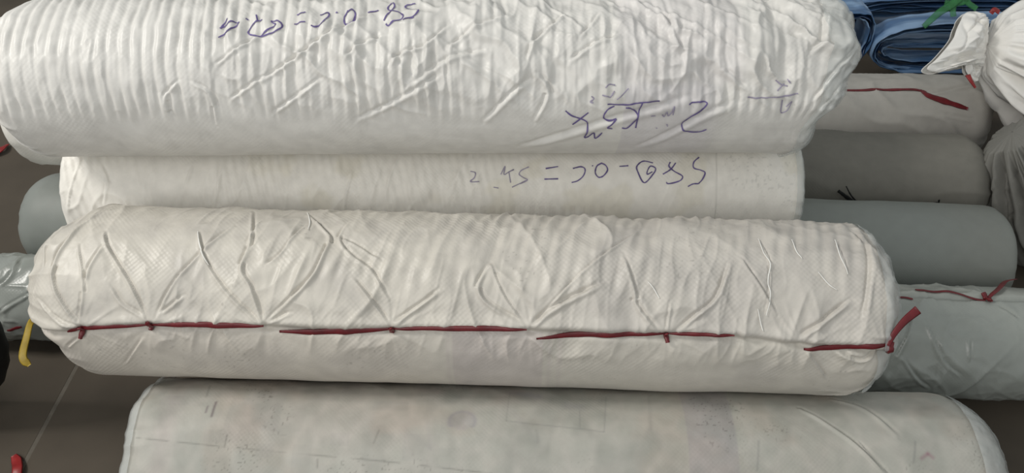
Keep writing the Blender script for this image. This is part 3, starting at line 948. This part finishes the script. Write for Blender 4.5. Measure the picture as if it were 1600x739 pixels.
rD.strap([(1541, 468), (1556, 460), (1570, 452), (1587, 445)], 6.5, name='strap_tail', taper=0.8, lifts=[0.004, 0.008, 0.012, 0.018])

rE = Roll((-150, 458), (330, 474), 0.090, 0.094, 0.06, 0.06)
rE.feats.append(lambda s, a: 0.0040 * ridged(s * 10 - a * 12, a * 12 + s * 3, 43) + 0.009 * folds(s * 14 - a * 10, a * 12, 44) + 0.004 * folds(s * 26, a * 26, 144) + 0.0025 * fbm(s * 12, a * 12, 47))
rE.crease([(0, 385), (25, 381), (48, 392)], 4, 4, 1.2)
rE.crease([(0, 450), (20, 430), (32, 410)], 5, 4)
rE.crease([(0, 490), (30, 470), (60, 455)], 5, 3)
RE = rE.build('fabric_roll', M['film_wet'], 240, 130)
tag(RE, 'shiny grey film wrapped roll behind the yellow strap at the left', 'roll', GR)
rE.strap([(14, 513), (24, 511), (36, 508)], 5, taper=0.6)

# ------------------------------------------------------------------ sacks at the right
def sheet(name, V, mat, parent=None, sa_scale=None, col=None, thick=0.0012, close_v=False):
    nu, nv = V.shape[:2]
    me = quad_mesh(name, V.reshape(-1, 3), grid_quads(nu, nv, close_v))
    U, W2 = np.meshgrid(np.arange(nu) * 0.003, np.arange(nv) * 0.003, indexing='ij')
    set_attr(me, 'sa', np.stack([U, W2, 0 * U], -1).reshape(-1, 3), 'FLOAT_VECTOR')
    set_attr(me, 'print', (np.ones((nu * nv, 3)) if col is None else col.reshape(-1, 3)), 'FLOAT_COLOR')
    o = link(name, me, parent, mat)
    if thick:
        md = o.modifiers.new('solidify', 'SOLIDIFY')
        md.thickness = thick
        md.offset = 0
    return o


def frame_of(ax, up=(0, 0, 1)):
    ax = np.array(ax, float)
    ax /= np.linalg.norm(ax)
    f = np.cross(ax, up)
    f /= np.linalg.norm(f)
    u = np.cross(f, ax)
    return ax, f, u


def sack_body(neck, ax, length, rad, seed, mat, name, neck_r=0.028, swell=0.55, fold=0.016, nfold=9, nu=150, nv=240, sag=0.0):
    ax, fr, up = frame_of(ax)
    t = np.linspace(0, 1, nu) ** 1.3
    th = np.linspace(-math.pi, math.pi, nv, endpoint=False)
    T, A = np.meshgrid(t, th, indexing='ij')
    prof = (neck_r + (rad - neck_r) * np.clip(T / swell, 0, 1) ** 0.62) * np.clip(T / 0.03, 0, 1) ** 0.5
    k = np.clip((T - 0.72) / 0.28, 0, 1)
    prof = prof * np.sqrt(np.clip(1 - k ** 2.4, 0, 1))
    ang = A + 0.25 * fbm(T * 3, np.cos(A) * 2, seed) * T
    rp = np.cos(ang) * 1.0
    rq = np.sin(ang) * 1.0
    n = ridged(rp * nfold * 0.42 + T * 0.6, rq * nfold * 0.42, seed + 2) + 0.5 * ridged(rp * nfold + T * 1.5, rq * nfold, seed + 5)
    env = np.clip(T * 6, 0.0, 1) * (1 - 0.75 * sstep(0.35, 0.95, T))
    R = prof + fold * n * env + 0.030 * folds(rp * 3.5 + T * 2.5, rq * 3.5 - T * 2, seed + 4) * np.clip(T * 5, 0, 1) + 0.006 * fbm(T * 6 + rp, rq * 4, seed + 9)
    R = np.maximum(R, 0.0)
    V = np.asarray(neck) + (T * length)[..., None] * ax + (R * np.cos(A))[..., None] * fr + (R * np.sin(A))[..., None] * up
    V[..., 2] -= sag * np.sin(np.pi * np.clip(T, 0, 1)) ** 1
    V[..., 2] = np.maximum(V[..., 2], 0.002)
    return sheet(name, V, mat, close_v=True, thick=0)


def mouth_flare(parent):
    """gathered mouth of the sack: a pleated cloth tube, tight at the neck and flattened like a fan at its open edge"""
    inner = smooth_line([at_d(x, y, 2.115) for x, y in ((1543, 36), (1541, 60), (1538, 85), (1533, 108), (1527, 126))], 20)
    outer = smooth_line([at_d(x, y, d) for x, y, d in ((1541, 22, 2.13), (1522, 18, 2.11), (1505, 23, 2.09), (1494, 45, 2.06), (1487, 62, 2.05), (1466, 88, 2.03), (1446, 108, 2.02),
                                                       (1463, 113, 2.03), (1474, 106, 2.05), (1496, 92, 2.07), (1506, 98, 2.07), (1509, 112, 2.06), (1522, 128, 2.08))], 16)
    def res(P, n):
        d = np.concatenate([[0], np.cumsum(np.linalg.norm(np.diff(P, axis=0), axis=1))])
        q = np.linspace(0, d[-1], n)
        return np.stack([np.interp(q, d, P[:, i]) for i in range(3)], 1)
    n = 130
    a, b = res(inner, n), res(outer, n)
    t = np.linspace(0, 1, 60)[:, None, None]
    q = np.linspace(0, 1, n)
    base = a[None] * (1 - t) + b[None] * t
    T = t[..., 0]
    pl = ridged(q[None] * 9 + 0.5 * vnoise(q[None] * 4, T * 1.5, 3), T * 0.7, 4) + 0.5 * ridged(q[None] * 21, T * 1.1, 5)
    pl = pl + 1.2 * facets(q[None] * 7 + T, T * 4, 8)
    amp = 0.019 * np.sin(np.pi * np.clip(T * 0.85 + 0.08, 0, 1))
    bulge = 0.030 * np.sin(np.pi * np.clip(q, 0, 1))[None] * np.sin(np.pi * np.clip(T * 0.8 + 0.1, 0, 1))
    n0 = -FWD
    front = base + (amp * pl + bulge)[..., None] * n0
    back = base - (amp * np.roll(pl, 9, 1) + bulge + 0.012 * T)[..., None] * n0
    V = np.concatenate([front, back[:, ::-1]], 1)
    return sheet('sack_mouth', V, M['sack_white'], parent, close_v=True, thick=0.0015)


# white tied sack lying on the rolls, mouth to the left
neck = at_d(1543, 70, 2.12)
s1 = sack_body(neck, (0.90, -0.12, -0.22), 0.50, 0.155, 7, M['sack_white'], 'tied_sack', 0.058, 0.34, 0.034, 10)
tag(s1, 'white sack tied shut with red strap, its gathered mouth flaring left', 'sack', 'tied sacks at the right')
mouth_flare(s1)


pts = [at_d(1548, 21, 2.05), at_d(1554, 15, 2.045), at_d(1561, 19, 2.05)]
P = smooth_line(pts, 6)
link('strap_tail', band_mesh('strap_tail', P, np.tile(-FWD, (len(P), 1)), np.full(len(P), 0.006), 0.0015), s1, M['red_lit'])
pts = [at_d(1512, 117, 2.03), at_d(1517, 126, 2.025), at_d(1524, 137, 2.03)]
P = smooth_line(pts, 6)
link('strap_tail', band_mesh('strap_tail', P, np.tile(-FWD, (len(P), 1)), np.linspace(0.007, 0.003, len(P)), 0.0015), s1, M['red_lit'])

# grey sack in the shade below it
nk = at_d(1582, 206, 1.99)
s2 = sack_body(nk, (0.62, -0.30, -0.72), 0.42, 0.142, 23, M['sack_grey'], 'tied_sack', 0.045, 0.4, 0.036, 11)
tag(s2, 'grey sack with hanging folds, wedged beside the roll ends under the white sack', 'sack', 'tied sacks at the right')

# ------------------------------------------------------------------ blue film bundles behind
def blue_bundle(name, centre, half_w, half_h, depth, yaw, layers, seed, label, base_z=None):
    c, sn = math.cos(yaw), math.sin(yaw)
    e1, e2, e3 = np.array([c, sn, 0]), np.array([0, 0, 1.0]), np.array([-sn, c, 0])
    root = None
    centre = centre + e3 * depth / 2
    for k in range(layers):
        f = 1 - 0.10 * k
        hw, hh = half_w - 0.0075 * k, half_h - 0.0065 * k
        if k == layers - 1:
            hw, hh = half_w - 0.045, half_h * 0.36
        th = np.linspace(0, 2 * math.pi, 120, endpoint=False)
        u = np.linspace(0, 1, 26)
        U, A = np.meshgrid(u, th, indexing='ij')
        ca, sn_ = np.cos(A), np.sin(A)
        ex = np.sign(ca) * np.abs(ca) ** 0.55 * hw
        ez = np.sign(sn_) * np.abs(sn_) ** 0.85 * hh
        wob = 0.006 * fbm(A * 1.3 + k, U * 3, seed + k) + 0.003 * vnoise(A * 6, U * 2, seed + 30 + k)
        ez = ez - 0.0048 * (k if k < layers - 1 else 5) + wob - 0.2 * hh * np.exp(-(ex / (hw * 0.6)) ** 2) * (sn_ > 0) * 0.4
        dd = (U - 0.5) * depth + 0.012 * vnoise(A * 2, 0 * U, seed + 60 + k) * (1 - U) + 0.006 * k
        V = centre + ex[..., None] * e1 + ez[..., None] * e2 + dd[..., None] * e3
        n = 0.6 * fbm(A * 2.2 + k * 3, U * 2.0, seed + 90 + k) + 0.7 * vnoise(A * 1.0, U * 7, seed + 95 + k)
        dark = np.array([0.008, 0.028, 0.085])
        mid = np.array([0.075, 0.165, 0.33])
        pale = np.array([0.27, 0.42, 0.64])
        w = sstep(-0.5, 0.6, n)[..., None]
        col = (dark * (1 - w) + mid * w) if k % 2 else (mid * (1 - w) + pale * w)
        o = sheet(name if root is None else 'film_layer', V, M['blue'], root, None, col, thick=0.003, close_v=True)
        if root is None:
            root = o
    tag(root, label, 'bundle', 'blue plastic film bundles at the back')
    return root


blue_bundle('film_bundle', at_d(1505, 76, 2.46), 0.268, 0.083, 0.07, 0.03, 5, 5, 'folded blue plastic film bundle, its open oval fold facing out behind the red strapped roll')
blue_bundle('film_bundle', at_d(1490, 36, 2.58), 0.33, 0.088, 0.12, -0.03, 7, 15, 'dark blue plastic film bundle behind the oval fold, green strip across it')
blue_bundle('film_bundle', at_d(1322, 62, 2.44), 0.080, 0.085, 0.10, 0.0, 4, 25, 'small blue film edge just past the right end of the largest ribbed roll')

blue_bundle('film_bundle', at_d(1480, -8, 2.86), 0.36, 0.085, 0.16, 0.02, 6, 35, 'pale topped blue film bundle showing as a thin band at the top edge')
# green strip
g0 = [(1443, 42), (1456, 30), (1470, 18), (1486, 8), (1500, -4)]
P = smooth_line([at_d(x, y, 2.40) for x, y in g0], 8)
gm = link('green_strip', band_mesh('green_strip', P, np.tile(-FWD, (len(P), 1)), np.linspace(0.008, 0.013, len(P)), 0.0015), None, M['green'])
tag(gm, 'translucent green plastic strip trailing over the blue film bundle', 'strip')
for g in ([(1490, 26), (1489, 14), (1494, 0), (1498, -10)], [(1503, -8), (1512, 4), (1526, 14)], [(1476, 4), (1490, 6), (1506, 3), (1516, -5)]):
    P = smooth_line([at_d(x, y, 2.405) for x, y in g], 8)
    link('strip_end', band_mesh('strip_end', P, np.tile(-FWD, (len(P), 1)), np.full(len(P), 0.009), 0.0015), gm, M['green'])

# ------------------------------------------------------------------ left edge and floor scraps
wc = np.array([-1.246, 1.045, 0.28])
V = []
nmaj, nmin = 72, 16
for i in range(nmaj):
    ph = 2 * math.pi * i / nmaj
    for j in range(nmin):
        q = 2 * math.pi * j / nmin
        rr = 0.232 + 0.048 * math.cos(q) * (1.0 if (i % 2 or math.cos(q) < 0.5) else 0.95)
        V.append((wc[0] + rr * math.cos(ph), wc[1] + 0.045 * math.sin(q), wc[2] + rr * math.sin(ph)))
Q = [[i * nmin + j, i * nmin + (j + 1) % nmin, ((i + 1) % nmaj) * nmin + (j + 1) % nmin, ((i + 1) % nmaj) * nmin + j] for i in range(nmaj) for j in range(nmin)]
wh = tag(link('wheel', quad_mesh('wheel', V, Q), None, M['rubber']), 'black rubber tyre of a wheel cut off by the left border', 'wheel')
V = []
for i in range(nmaj):
    ph = 2 * math.pi * i / nmaj
    for r_, y_ in ((0.19, -0.025), (0.17, -0.012), (0.17, 0.012), (0.19, 0.025), (0.195, 0.0)):
        V.append((wc[0] + r_ * math.cos(ph), wc[1] + y_, wc[2] + r_ * math.sin(ph)))
Q = [[i * 5 + j, i * 5 + (j + 1) % 5, ((i + 1) % nmaj) * 5 + (j + 1) % 5, ((i + 1) % nmaj) * 5 + j] for i in range(nmaj) for j in range(5)]
link('rim', quad_mesh('rim', V, Q), wh, M['metal'])
V = []
for i in range(24):
    ph = 2 * math.pi * i / 24
    for r_, y_ in ((0.0, -0.05), (0.028, -0.05), (0.035, -0.03), (0.035, 0.03), (0.028, 0.05), (0.0, 0.05)):
        V.append((wc[0] + r_ * math.cos(ph), wc[1] + y_, wc[2] + r_ * math.sin(ph)))
Q = [[i * 6 + j, i * 6 + j + 1, ((i + 1) % 24) * 6 + j + 1, ((i + 1) % 24) * 6 + j] for i in range(24) for j in range(5)]
link('hub', quad_mesh('hub', V, Q), wh, M['metal'])
for k in range(6):
    ph = 2 * math.pi * k / 6 + 0.3
    P = np.array([wc + np.array([r_ * math.cos(ph), 0, r_ * math.sin(ph)]) for r_ in np.linspace(0.03, 0.175, 6)])
    link('spoke', band_mesh('spoke', P, np.tile([0, -1.0, 0], (6, 1)), np.full(6, 0.012), 0.008), wh, M['metal'])

pts = [at_z(22, 712, 0.004) + np.array([0, 0, 0.001]), at_z(26, 720, 0.006), at_z(27, 732, 0.010), at_z(25, 750, 0.006), at_z(20, 775, 0.004)]
P = smooth_line(pts, 6)
o = link('strap_scrap', band_mesh('strap_scrap', P, np.tile([0, 0, 1.0], (len(P), 1)), np.concatenate([np.linspace(0.006, 0.010, 6), np.full(len(P) - 6, 0.010)]), 0.0012), None, M['red_lit'])
tag(o, 'red strap scrap lying on the concrete floor at the lower left corner', 'strap')
pts = [at_z(-25, 246, 0.006), at_z(-10, 238, 0.012), at_z(2, 232, 0.016), at_z(12, 226, 0.006)]
P = smooth_line(pts, 6)
o = link('strap_scrap', band_mesh('strap_scrap', P, np.tile([0, -0.5, 1.0], (len(P), 1)), np.linspace(0.02, 0.006, len(P)), 0.0015), None, M['red_lit'])
tag(o, 'red strap scrap on the floor just below the left end of the largest ribbed roll', 'strap')
